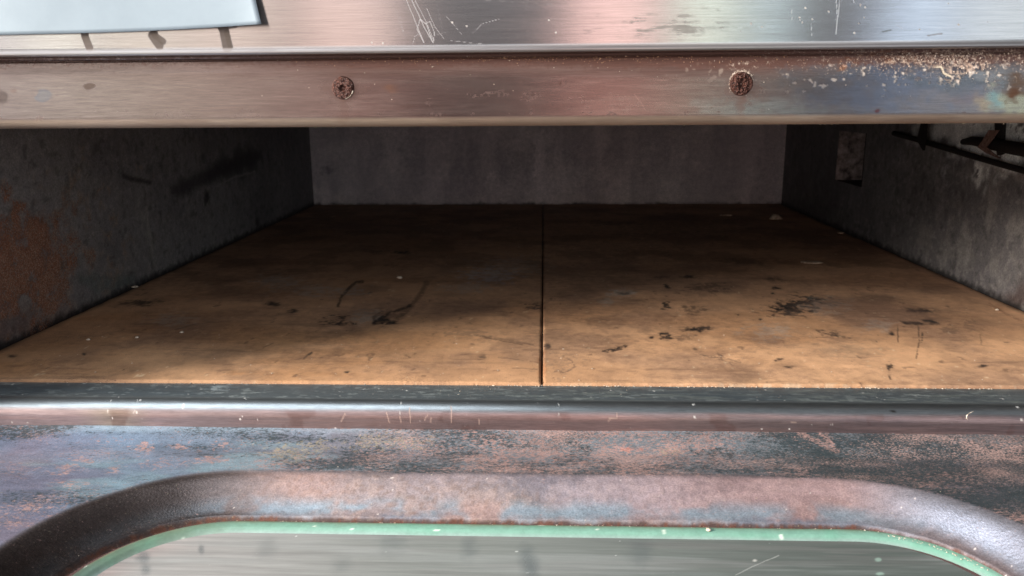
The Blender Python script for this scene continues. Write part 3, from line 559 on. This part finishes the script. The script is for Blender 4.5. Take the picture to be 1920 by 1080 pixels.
for (u, v, ru, rv, al) in [(560, 828, 70, 8, .55), (960, 834, 60, 9, .8), (850, 830, 26, 16, .7), (1085, 845, 40, 22, .75), (1140, 868, 26, 10, .9), (1010, 870, 70, 10, .7), (760, 868, 110, 8, .8), (400, 815, 60, 7, .6), (200, 812, 120, 5, .5), (1340, 850, 60, 14, .75), (1500, 850, 90, 18, .7), (1600, 850, 60, 22, .7), (1330, 880, 120, 8, .8), (1820, 860, 110, 24, .6), (1700, 830, 90, 14, .5), (1700, 880, 150, 20, .6), (200, 850, 120, 12, .45)]:
    soot = np.maximum(soot, flat*p.blob(u, v, ru, rv, .8, 1.0)*al*.8); rosy = rosy*(1-p.blob(u, v, ru, rv, .8, 1.0)*al*.5)
p.put(flat*(1-ss(800, 818, V))*.5, (160, 186, 200), .4)
for pts in [[(1500, 812), (1570, 846)], [(1540, 812), (1560, 834)]]: rosy = np.maximum(rosy, flat*p.line(pts, 6, .5, 1.5)*.6)
j1 = (p.n(24, 60, 541)-.5)*1.3; j2 = (p.n(30, 80, 543)-.5)*1.2
p.extra = {'Soot': np.clip(soot, 0, 1), 'Rosy': np.clip(rosy, 0, 1), 'Gold': gold, 'Soot2': np.clip(flat*(.14+.26*rt+j1), 0, 1), 'Rosy2': np.clip(flat*(.02+.30*rt-.08*ss(1150, 1500, U)+j2), 0, 1)}
# the sloping bead round the window: thin rosy film, sky reflection painted in as blue lower down
bead = 1-ss(BW-.003, BW+.002, d)
str_ = ss(330, 600, U+(n2-.5)*80)*(1-ss(1560, 1800, U+(n2-.5)*60))
p.put(bead, (116, 105, 106), .42, .45); p.put(bead*ss(900, 1500, U)*.5, (116, 92, 86)); p.put(bead*str_*ss(.36, .6, p.n(26, 60, 521))*.6, (136, 119, 118), .58, .15)
p.put(bead*ss(.48, .62, n3)*str_*.35, (150, 128, 120), .7, .05, .5); p.put(bead*ss(.56, .66, n5)*str_*.5, (104, 84, 76), .7, .1)
hue = p.n(7, 22, 523, 3); p.put(bead*str_*ss(.5, .62, hue)*.45, (148, 116, 108), .65, .1); p.put(bead*str_*ss(.5, .36, hue)*.35, (140, 134, 148))
p.put(bead*str_*ss(1000, 1500, U)*.35, (160, 116, 104), .6, .2)
lo = bead*(1-ss(.005, .011, d+(n2-.5)*.008)); p.put(lo*ss(.36, .56, n2+.04)*.75, (124, 142, 154), .38, .5)
lo2 = bead*(1-ss(.0, .004, d+(n3-.5)*.005)); p.put(lo2*.5*ss(.36, .56, n2+.05), (128, 98, 92), .7, .1); p.put(lo2*ss(.5, .6, p.n(20, 60, 525))*.6, (88, 104, 122), .45, .4)
p.put(bead*(1-ss(330, 600, U+(n2-.5)*80))*.85, (66, 56, 52), .28, .85); p.put(bead*ss(1560, 1800, U)*.8, (178, 178, 190), .26, .9)  # left corner darkened and right corner brightened in the colour, as light falls
p.put(bead*ss(1560, 1800, U)*(1-ss(.002, .008, d+(n3-.5)*.004))*.7, (100, 74, 64), .4, .5)
p.put(np.exp(-((d-BW)/.0014)**2)*ss(420, 620, U)*.45, (74, 62, 66))  # shadow of the crease painted as a dark line
# rust line at the window edge
eg = 1-ss(.0002, .0012, d+(n3-.5)*.0016); p.put(eg*.92, (58, 34, 26), .85, 0); p.put(eg*ss(.5, .62, n5)*.6, (92, 50, 32), .9, 0)
p.put(ss(.93, .95, p.n(430, 480, 531, 2))*.8, (206, 194, 186), .9, 0, .6)
P[..., 2] += p.H*.00018 + (n5-.5)*.00012*str_ + (n3-.5)*.00022*np.clip(str_*bead+flat*.5, 0, 1)
yc = (ya[:-1]+ya[1:])/2; xc = (xa[:-1]+xa[1:])/2; XC, YC = np.meshgrid(xc, yc)
keep = sdf(XC, YC) > -.0012
door = child(gridmesh('door', P, M_door, p, None, X, Y, flip=True, keep=keep), 'oven door folded down, mottled blue, pink and black, with a rounded window')
door_back = boxes('door_edge_frame', [(-.345, .345, -.0095, -.0078, -.048, -.0185), (-.345, .345, -.4225, -.42, -.048, -.0182), (-.3475, -.345, -.42, -.0078, -.048, -.0182), (.345, .3475, -.42, -.0078, -.048, -.0182)], M_case, None, 0)
door_back.parent = door

# green ground edge of the pane: a ring following the opening
def ring(name, d0, z0, d1, z1, d2, z2, mat, parent):
    pts = []
    for cx, cy, a0 in ((WHX, WCY, 0), (-WHX, WCY, 90), (-WHX, WY0, 180), (WHX, WY0, 270)):
        for k in range(61): pts.append((cx, cy, R(a0+90*k/60)))
    # fill the straight runs
    full = []
    for i, (cx, cy, t) in enumerate(pts):
        full.append((cx, cy, t)); c2 = pts[(i+1) % len(pts)]
        L_ = math.hypot(c2[0]-cx, c2[1]-cy)
        if L_ > .002:
            m = int(L_/.0012)
            for k in range(1, m): full.append((cx+(c2[0]-cx)*k/m, cy+(c2[1]-cy)*k/m, t))
    rows = [(d0, z0), ((d0+d1)/2, (z0*.35+z1*.65)), (d1, z1), ((d1+d2)/2, z1*.8+z2*.2), (d2, z2)]
    dense = []
    for (qa, qb) in zip(rows[:-1], rows[1:]):
        for k in range(5): dense.append((qa[0]+(qb[0]-qa[0])*k/5, qa[1]+(qb[1]-qa[1])*k/5))
    dense.append(rows[-1])
    C0 = np.array([(cx, cy) for cx, cy, t in full]); Dn = np.array([(math.cos(t), math.sin(t)) for _, _, t in full])
    Pm = np.zeros((len(dense), len(full)+1, 3))
    for r_, (dd, zz) in enumerate(dense):
        q = C0 + Dn*(WR+dd); q = np.vstack([q, q[:1]]); Pm[r_, :, :2] = q; Pm[r_, :, 2] = zz
    return Pm
Pm = ring('glass_edge', .0002, -.0304, -.0018, -.0296, -.0078, -.0311, None, None)
a, b = Pm[..., 0], Pm[..., 1]
p = Paint(Pm, a, b, (98, 126, 108), .28, 0)
dd = np.linspace(0, 1, Pm.shape[0])[:, None]*np.ones(Pm.shape[:2])
n3 = p.n(330, 330, 601, 3); n2 = p.n(60, 60, 603)
p.put((1-ss(.2, .45, dd))*.5, (112, 130, 92)); p.put(ss(.45, .7, dd)*(.7), (124, 166, 150)); p.put((1-ss(150, 700, p.U))*.75, (92, 104, 94)); p.put(ss(.82, 1.0, dd)*.75, (140, 156, 150))  # paler lower band is a highlight painted onto the glass edge
p.put(p.blob(250, 1010, 190, 60, .5, .3)*.6, (98, 116, 96)); p.put(ss(.52, .68, n2)*.25, (90, 150, 124))
p.put((1-ss(.04, .30, dd+(n3-.5)*.6-(p.n(60, 30, 605)-.5)*.9))*ss(300, 900, p.U)*(1-ss(1400, 1700, p.U)*.7)*.95, (72, 38, 20), .9); p.put((1-ss(.1, .7, dd+(n2-.5)*1.2))*ss(.44, .56, p.n(200, 160, 609, 4))*.55, (104, 96, 72), .8); p.put(ss(.46, .62, p.n(130, 130, 607))*(1-ss(.2, .6, dd))*.5, (112, 96, 66), .8)
p.put(np.exp(-((dd-.3)/.12)**2)*ss(.66, .72, n3)*ss(1500, 1650, p.U)*.9, (226, 214, 192), .9); p.put(ss(.80, .85, n3)*.8, (222, 226, 212), .9)
M_edge = painted('green_glass_edge', (900, 900, 900), .08, .1, 500, (1, 1, 1), 0, .6)
M_edge.node_tree.nodes['Principled BSDF'].inputs['Subsurface Weight'].default_value = 0.0
ge = gridmesh('glass_edge', Pm, M_edge, p, None, a, b); ge.parent = door; ge['label'] = 'green glass edge with brown rust crumbs'

# pane: wipe streaks, with reflections painted into its colour
xa = np.linspace(-.178, .172, 700); ya = np.concatenate([np.linspace(-.088, -.15, 170, endpoint=False), np.linspace(-.15, -.33, 40)])
X, Y = np.meshgrid(xa, ya); Z = np.full_like(X, -.0311); P = np.stack([X, Y, Z], -1)
p = Paint(P, X, Y, (128, 131, 127), .22, .15)
n1 = p.n(9, 30, 701); n2 = p.n(16, 420, 703, 4, .6)
p.put((1-ss(250, 900, p.U))*.6, (176, 170, 168)); p.put((1-ss(.0, .02, -sdf(X, Y)-.0065))*(1-ss(150, 500, p.U))*.5, (176, 146, 140)); p.put(ss(800, 1700, p.U)*.75, (74, 82, 78))
p.put(ss(.48, .66, n2)*.35, (118, 116, 114)); p.put(ss(.48, .64, p.n(10, 160, 705, 4))*.3, (156, 158, 156)); p.put(ss(.45, .65, n1)*.25, (122, 132, 130))
for (u, v, ru, rv, al) in [(268, 1045, 12, 10, .7), (272, 1068, 10, 12, .6), (378, 1030, 6, 9, .75), (500, 1030, 20, 22, .3), (735, 1015, 26, 26, .35), (880, 1025, 16, 24, .4), (990, 1050, 18, 26, .6), (1000, 1070, 14, 14, .5), (1200, 1035, 26, 26, .4), (640, 1060, 20, 16, .3)]:
    p.put(p.blob(u, v, ru, rv, .9, .35)*al*.75, (70, 80, 84), .35)
p.put(p.line([(1380, 1078), (1420, 1058), (1460, 1042)], .8, .6, .6)*.4, (190, 190, 184), .6); p.put(p.blob(1415, 1051, 4, 2, .5, .5)*.7, (210, 206, 198)); p.put(p.blob(1646, 1050, 7, 4, .5, .5)*.6, (160, 186, 172)); p.put(p.blob(1650, 1076, 8, 3, .5, .5)*.6, (160, 186, 172))
p.put(ss(.93, .95, p.n(420, 480, 711, 2))*.6, (200, 200, 196), .8, 0)
yc = (ya[:-1]+ya[1:])/2; xc = (xa[:-1]+xa[1:])/2; XC, YC = np.meshgrid(xc, yc)
pane = gridmesh('window_pane', P, M_pane, p, None, X, Y, flip=True, keep=sdf(XC, YC) < -.0066); pane.parent = door

# ---- screws
def screw(u, v, seed, rough_):
    c = on_y(u, v, -.021); n, m = 56, 16; vs = []; fs = []
    rng = np.random.RandomState(seed)
    Rad = .0050
    for j in range(m):
        t = j/(m-1); r = .0007+(Rad-.0007)*t
        for i in range(n):
            an = 2*math.pi*i/n
            k = fbm(np.array([math.cos(an)*2+5+t*3]), np.array([math.sin(an)*2+5]), seed, 3)[0]-.5
            hh = .0013*math.sqrt(max(0, 1-(t*.96)**4)) - .0009*math.exp(-(t/.13)**2)
            hh += (fbm(np.array([math.cos(an)*r*1300+40]), np.array([math.sin(an)*r*1300+40]), seed+5, 4)[0]-.5)*.0011*rough_
            rr = r*(1+.09*k*t)
            if j == m-1: hh = -.0003
            vs.append((c[0]+rr*math.cos(an), c[1]-hh, c[2]+rr*math.sin(an)))
    vs.append((c[0], c[1]+.0008, c[2]))
    for j in range(m-1):
        for i in range(n):
            a0, a1 = j*n+i, j*n+(i+1) % n; fs.append((a0, a0+n, a1+n, a1)) if False else fs.append((a0, a1, a1+n, a0+n))
    for i in range(n): fs.append((m*n, (i+1) % n, i))
    return polymesh('screw', vs, [f[::-1] for f in fs], M_rust, None, True), c
sA, cA = screw(643, 165, 4, .8); sB, cB = screw(1390, 157, 9, 1.4)
child(sA, 'dark rusty round screw head on the left of the strip'); child(sB, 'flaky orange rusted screw head ringed with white crust')

# ---- lumps (crumbs, crust, flour)
ICO = None
def lump_mesh(items, name, mat, parent=None):
    """items: (centre, normal, size, flat, seed) -> many irregular little solids in one mesh"""
    vs = []; fs = []
    base = [(-1, 0, 0), (1, 0, 0), (0, -1, 0), (0, 1, 0), (0, 0, 1), (.6, .6, .5), (-.6, .6, .5), (-.6, -.6, .5), (.6, -.6, .5)]
    tri = [(4, 5, 6), (4, 6, 7), (4, 7, 8), (4, 8, 5), (5, 1, 3), (5, 3, 6), (6, 3, 0), (6, 0, 7), (7, 0, 2), (7, 2, 8), (8, 2, 1), (8, 1, 5)]
    for c, nrm, s_, fl, rr in items:
        nrm = np.array(nrm, float); nrm /= np.linalg.norm(nrm)
        t = np.cross(nrm, (0, 0, 1) if abs(nrm[2]) < .8 else (1, 0, 0)); t /= np.linalg.norm(t); bt = np.cross(nrm, t)
        an = rr.uniform(0, 6.28); T = t*math.cos(an)+bt*math.sin(an); B = np.cross(nrm, T); k = len(vs); el = rr.uniform(.55, 1)
        for q in base:
            j = rr.uniform(.75, 1.25)
            vs.append(np.array(c) + (T*q[0]*j + B*q[1]*el*j)*s_ + nrm*(q[2]*s_*fl - .00004))
        fs += [tuple(i+k for i in f) for f in tri]
    return polymesh(name, vs, fs, mat, parent, False)
rr = random.Random(5)
# white ring of crust round the right screw
it = []
for k in range(130):
    an = rr.gauss(1.6, .75) if k < 118 else rr.uniform(0, 6.28); r = .0050+abs(rr.gauss(0, .00035))
    it.append(((cB[0]+r*math.cos(an), -.0211, cB[2]+r*math.sin(an)), (0, -1, 0), rr.uniform(.00010, .00030), .5, rr))
cr = lump_mesh(it, 'crust_ring', M_crust); cr.parent = sB; cr['kind'] = 'stuff'; cr['label'] = 'white crust round the screw head'
it = [((cA[0]+.0046*math.cos(a_), -.0218, cA[2]+.0046*math.sin(a_)), (0, -1, 0), rr.uniform(.00018, .0004), .4, rr) for a_ in [-.3-.05*k for k in range(22)]]
cr = lump_mesh(it, 'crust_ring', M_flour); cr.parent = sA; cr['kind'] = 'stuff'; cr['label'] = 'thin pale crust at the lower right of the screw head'
# crusty scale at the right end of the lintel
it = []
for k in range(230):
    g = rr.random()
    if g < .5: u, v = rr.gauss(1790, 62), 98+abs(rr.gauss(0, 9))
    elif g < .75: u, v = rr.gauss(1800, 40), rr.gauss(122, 12)
    elif g < .9: u, v = rr.uniform(1300, 1920), 100+abs(rr.gauss(0, 26))
    else: u, v = rr.gauss(1690, 26), 96+abs(rr.gauss(0, 6))
    if v > 165 or v < 97 or u > 1960: continue
    c = on_y(u, v, -.0206); it.append(((c[0], -.0205 if c[2] > .151 else -.0210, c[2]), (0, -1, 0), rr.uniform(.00010, .00042 if g < .75 else .00022), .45, rr))
child(lump_mesh(it, 'scale_crust', M_crust), 'pale scale crust along the top right of the strip', True)
it = []
for k in range(420):
    u = rr.gauss(1000, 260); v = 105+abs(rr.gauss(0, 7))
    if not 500 < u < 1560: continue
    c = on_y(u, v, -.0203); it.append(((c[0], -.0203, c[2]), (0, -1, 0), rr.uniform(.00010, .00028), .4, rr))
child(lump_mesh(it, 'rust_scale', M_tan), 'rusty scale under the folded edge', True)

# ---- heating rods and brackets at the right wall
def tube(name, pts, r, mat, n=12, sq=1.0):
    vs = []; fs = []; pts = [np.array(p_, float) for p_ in pts]
    for i, c in enumerate(pts):
        d_ = pts[min(i+1, len(pts)-1)]-pts[max(i-1, 0)]; d_ /= np.linalg.norm(d_)
        s_ = np.cross(d_, (0, 0, 1)) if abs(d_[2]) < .9 else np.cross(d_, (1, 0, 0)); s_ /= np.linalg.norm(s_); t = np.cross(s_, d_)
        ri = r[i] if hasattr(r, '__len__') else r
        for k in range(n): an = 2*math.pi*k/n; vs.append(c + s_*math.cos(an)*ri*sq + t*math.sin(an)*ri)
    for i in range(len(pts)-1):
        for k in range(n): fs.append((i*n+k, i*n+(k+1) % n, (i+1)*n+(k+1) % n, (i+1)*n+k))
    fs.append(tuple(range(n))[::-1]); fs.append(tuple((len(pts)-1)*n+k for k in range(n)))
    return polymesh(name, vs, fs, mat, None, True)
def wallp(u, v, off): return on_x(u, v, XR-off)
child(tube('heating_rod', [wallp(1676, 250, .003), wallp(1720, 262, .004), wallp(1760, 274, .004), wallp(1820, 292, .004), wallp(1880, 309, .004), wallp(1920, 320, .004), wallp(2040, 352, .004)], .0022, M_dark), 'thin dark rod slanting down along the right wall')
child(tube('heating_rod', [wallp(1806, 266, .001), wallp(1822, 264, .004), wallp(1850, 268, .006), wallp(1885, 275, .006), wallp(1920, 281, .006), wallp(2050, 305, .006)], [.0022, .0032, .0040, .0044, .0044, .0044], M_dark), 'thick dark rod ending at the right wall')
child(tube('heating_rod', [wallp(1878, 200, .001), wallp(1878, 232, .001), wallp(1877, 262, .001), wallp(1878, 290, .001)], [.0042, .0042, .0040, .0028], M_dark, 12), 'short upright dark rod behind the strap')
def strap(name, uvs, w, mat, off, th=.0009):
    vs = []; fs = []
    for (u, v), ww in zip(uvs, w):
        l = wallp(u-ww/2, v, off); r_ = wallp(u+ww/2, v, off)
        for q in (l, r_): vs.append(q+np.array([-th/2, -th/2, 0]))
        for q in (r_, l): vs.append(q+np.array([th/2, th/2, 0]))
    m = len(uvs)
    for i in range(m-1):
        for k in range(4): fs.append((i*4+k, i*4+(k+1) % 4, (i+1)*4+(k+1) % 4, (i+1)*4+k))
    fs += [(3, 2, 1, 0), (m*4-4, m*4-3, m*4-2, m*4-1)]
    return polymesh(name, vs, fs, mat, None)
child(strap('bracket', [(1864, 244), (1852, 262), (1842, 276), (1856, 287), (1875, 297)], [20, 18, 17, 14, 6], M_strap, .012), 'rusty bent strap clasping the thick rod')
child(strap('bracket', [(1734, 222), (1732, 240), (1728, 262), (1732, 282)], [12, 14, 18, 3], M_dark, .008), 'dark tapering hanger on the thin rod')

# ------------------------------------------------------------------ paper sheet on the fascia
c0 = on_y(490, 45, -.031); e0 = on_y(0, 66, -.0285)
ex = np.array([c0[0]-e0[0], 0, c0[2]-e0[2]]); Lx = np.linalg.norm(ex); ex /= Lx
ez = np.array([-.010 - 0.0, 0, .046]); top = on_y(480, 0, -.030); ez = np.array([top[0]-c0[0], 0, top[2]-c0[2]]); ez /= np.linalg.norm(ez)
nu, nv = 90, 50; A_, B_ = np.meshgrid(np.linspace(0, .21, nu), np.linspace(0, .080, nv))
lift = .0010 + 0.0030*np.exp(-A_/.014)*(.6+.4*np.exp(-B_/.05)) + .0010*np.exp(-B_/.02) + (fbm(A_*18, B_*12, 3, 2)-.5)*.0010
P = np.zeros(A_.shape+(3,)); P[..., 0] = c0[0]-ex[0]*A_+ez[0]*B_; P[..., 2] = c0[2]-ex[2]*A_+ez[2]*B_ - .0006*np.sin(A_*30)*np.exp(-B_/.05); P[..., 1] = -.026-lift
pap = gridmesh('paper_sheet', P, M_paper, None, None, A_, B_)
sm = pap.modifiers.new('thickness', 'SOLIDIFY'); sm.thickness = .00018
pap['label'] = 'white paper sheet stuck on the steel panel, its corner curling off'; pap['category'] = 'paper'

# ------------------------------------------------------------------ loose crumbs
def crumb(u, v, z, size, fl, mat, label, stretch=1.0, seed=1, cat='crumb', group=None):
    c = on_z(u, v, z); q = random.Random(seed); vs = []; fs = []; n = 10
    rings = [(0.0, 1.0), (.45, .95), (.8, .6), (1.0, .0)]
    for h_, r_ in rings[:3]:
        for k in range(n):
            an = 6.283*k/n; j = q.uniform(.72, 1.2); vs.append((size*stretch*r_*math.cos(an)*j, size*r_*math.sin(an)*j, h_*size*fl*q.uniform(.8, 1.1) if h_ else -.0001))
    vs.append((0, 0, size*fl))
    for j in range(2):
        for k in range(n): fs.append((j*n+k, j*n+(k+1) % n, (j+1)*n+(k+1) % n, (j+1)*n+k))
    for k in range(n): fs.append((2*n+k, 2*n+(k+1) % n, 3*n))
    o = polymesh('crumb', vs, fs, mat, None, True); o.location = (c[0], c[1], z); o.rotation_euler = (0, 0, q.uniform(-.3, .3))
    o['label'] = label; o['category'] = cat
    o['group'] = group or 'loose crumbs lying in and on the oven'
    return o
M_cr = plain('stale_crumb', (148, 118, 98), (206, 182, 160), 300, .9, 0, .5)
crumb(1362, 404, .0004, .0052, .30, M_cr, 'pale flat flake on the far right stone, left of the round lump', 1.5, 1)
crumb(1455, 410, .0004, .0068, .85, M_cr, 'round pale lump on the stone in the far right corner', 1.1, 2)
crumb(1576, 437, .0004, .0026, .5, M_cr, 'small pale crumb at the foot of the right wall', 1.4, 3)
crumb(1523, 492, .0004, .0055, .18, M_cr, 'thin tan flake lying midway on the right stone', 1.9, 4)
crumb(749, 521, .0004, .0019, .8, M_flour, 'white crumb behind the hooked char streak on the left stone', 1.2, 5)
crumb(253, 538, .0006, .0018, .6, M_flour, 'white crumb against the foot of the left wall', 1.4, 6)
crumb(166, 637, .0004, .0011, .8, M_flour, 'leftmost white crumb near the front of the left stone', 1.2, 7)
crumb(257, 633, .0004, .0011, .8, M_flour, 'tiny white crumb right of the leftmost one on the left stone', 1.1, 8)
crumb(341, 623, .0004, .0012, .7, M_flour, 'tiny white crumb toward the middle of the left stone', 1.1, 9)
crumb(1870, 581, .0004, .0011, .8, M_flour, 'tiny white crumb near the right wall on the right stone', 1.1, 10)
crumb(1692, 946, -.0240, .0011, .6, M_flour, 'white crumb on the curved bead at the right of the door window', 1.0, 11)
crumb(1328, 993, -.0294, .0011, .6, M_flour, 'round white crumb on the green glass edge', 1.0, 12)
# bristle on the lip
bp_ = [on_y(u, v, -.0292) for u, v in [(1826, 771), (1818, 774), (1813, 779), (1812, 784), (1816, 788)]]
o = tube('bristle', bp_, [.0001, .00022, .00028, .00022, .0001], M_flour, 6)
o['label'] = 'pale curved bristle clinging to the front of the lip at right'; o['category'] = 'bristle'
# scattered flour specks
rr = random.Random(11); it = []
def zt(x, y): return float(door_z(np.array([sdf(np.array([x]), np.array([y]))[0]]))[0])
for k in range(130):      # lip
    u = rr.uniform(20, 1900); v = rr.uniform(719, 750) if rr.random() < .85 else rr.uniform(712, 720)
    if rr.random() < .35: u = rr.gauss(800, 90)
    c = on_z(u, v, -.0012)
    if -.0195 < c[1] < -.0005: it.append(((c[0], c[1], -.0013), (0, 0, 1), min(.0005, .00007+rr.expovariate(13000)), .6, rr))
for k in range(260):      # crumbs between lip and stones
    x = rr.uniform(-.02, .22) if rr.random() < .75 else rr.uniform(-.25, .22); it.append(((x, rr.uniform(-.0012, .0010), -.0012), (0, 0, 1), rr.uniform(.00015, .0005), .8, rr))
for k in range(420):      # stones
    u = rr.uniform(60, 1900); v = 716-abs(rr.gauss(0, 75)); c = on_z(u, v, 0)
    if XL+.005 < c[0] < XR-.005 and .003 < c[1] < .6 and abs(c[0]) > .003: it.append(((c[0], c[1], .0001), (0, 0, 1), min(.0007, .00008+rr.expovariate(9000)), .6, rr))
for k in range(230):      # door
    u = rr.uniform(10, 1910); v = rr.uniform(800, 1075); c = on_z(u, v, -.018)
    z = zt(c[0], c[1]); c = on_z(u, v, z)
    if sdf(np.array([c[0]]), np.array([c[1]]))[0] > .001: it.append(((c[0], c[1], zt(c[0], c[1])+.0001), (0, 0, 1), min(.00035, .00006+rr.expovariate(16000)), .6, rr))
for k in range(170):      # grit collected along the window edge
    u = rr.gauss(1680, 45) if k < 95 else rr.uniform(420, 1560)
    if u > 1900: continue
    x = on_z(u, 985, -.0296)[0]; dx = max(abs(x-WCX)-WHX, 0); q = WR-abs(rr.gauss(.0012, .0007))
    it.append(((x, WCY+math.sqrt(max(q*q-dx*dx, 1e-9)), -.0298), (0, 0, 1), rr.uniform(.00012, .00042 if k < 95 else .00028), .7, rr))
for k in range(110):      # lintel lower edge and face
    u = rr.uniform(400, 1910); v = 100+abs(rr.gauss(0, 40)) if rr.random() < .6 else 232
    c = on_y(u, min(v, 225), -.021)
    it.append(((c[0], -.0209, c[2]), (0, -1, 0), rr.uniform(.00008, .00024), .5, rr)) if v < 230 else it.append(((c[0], -.0186, .1264), (0, -.4, -1), rr.uniform(.0001, .0003), .6, rr))
o = lump_mesh(it, 'flour_specks', M_flour); o['kind'] = 'stuff'; o['label'] = 'scattered specks of dried flour on stones, lip, strip and door'; o['category'] = 'flour'
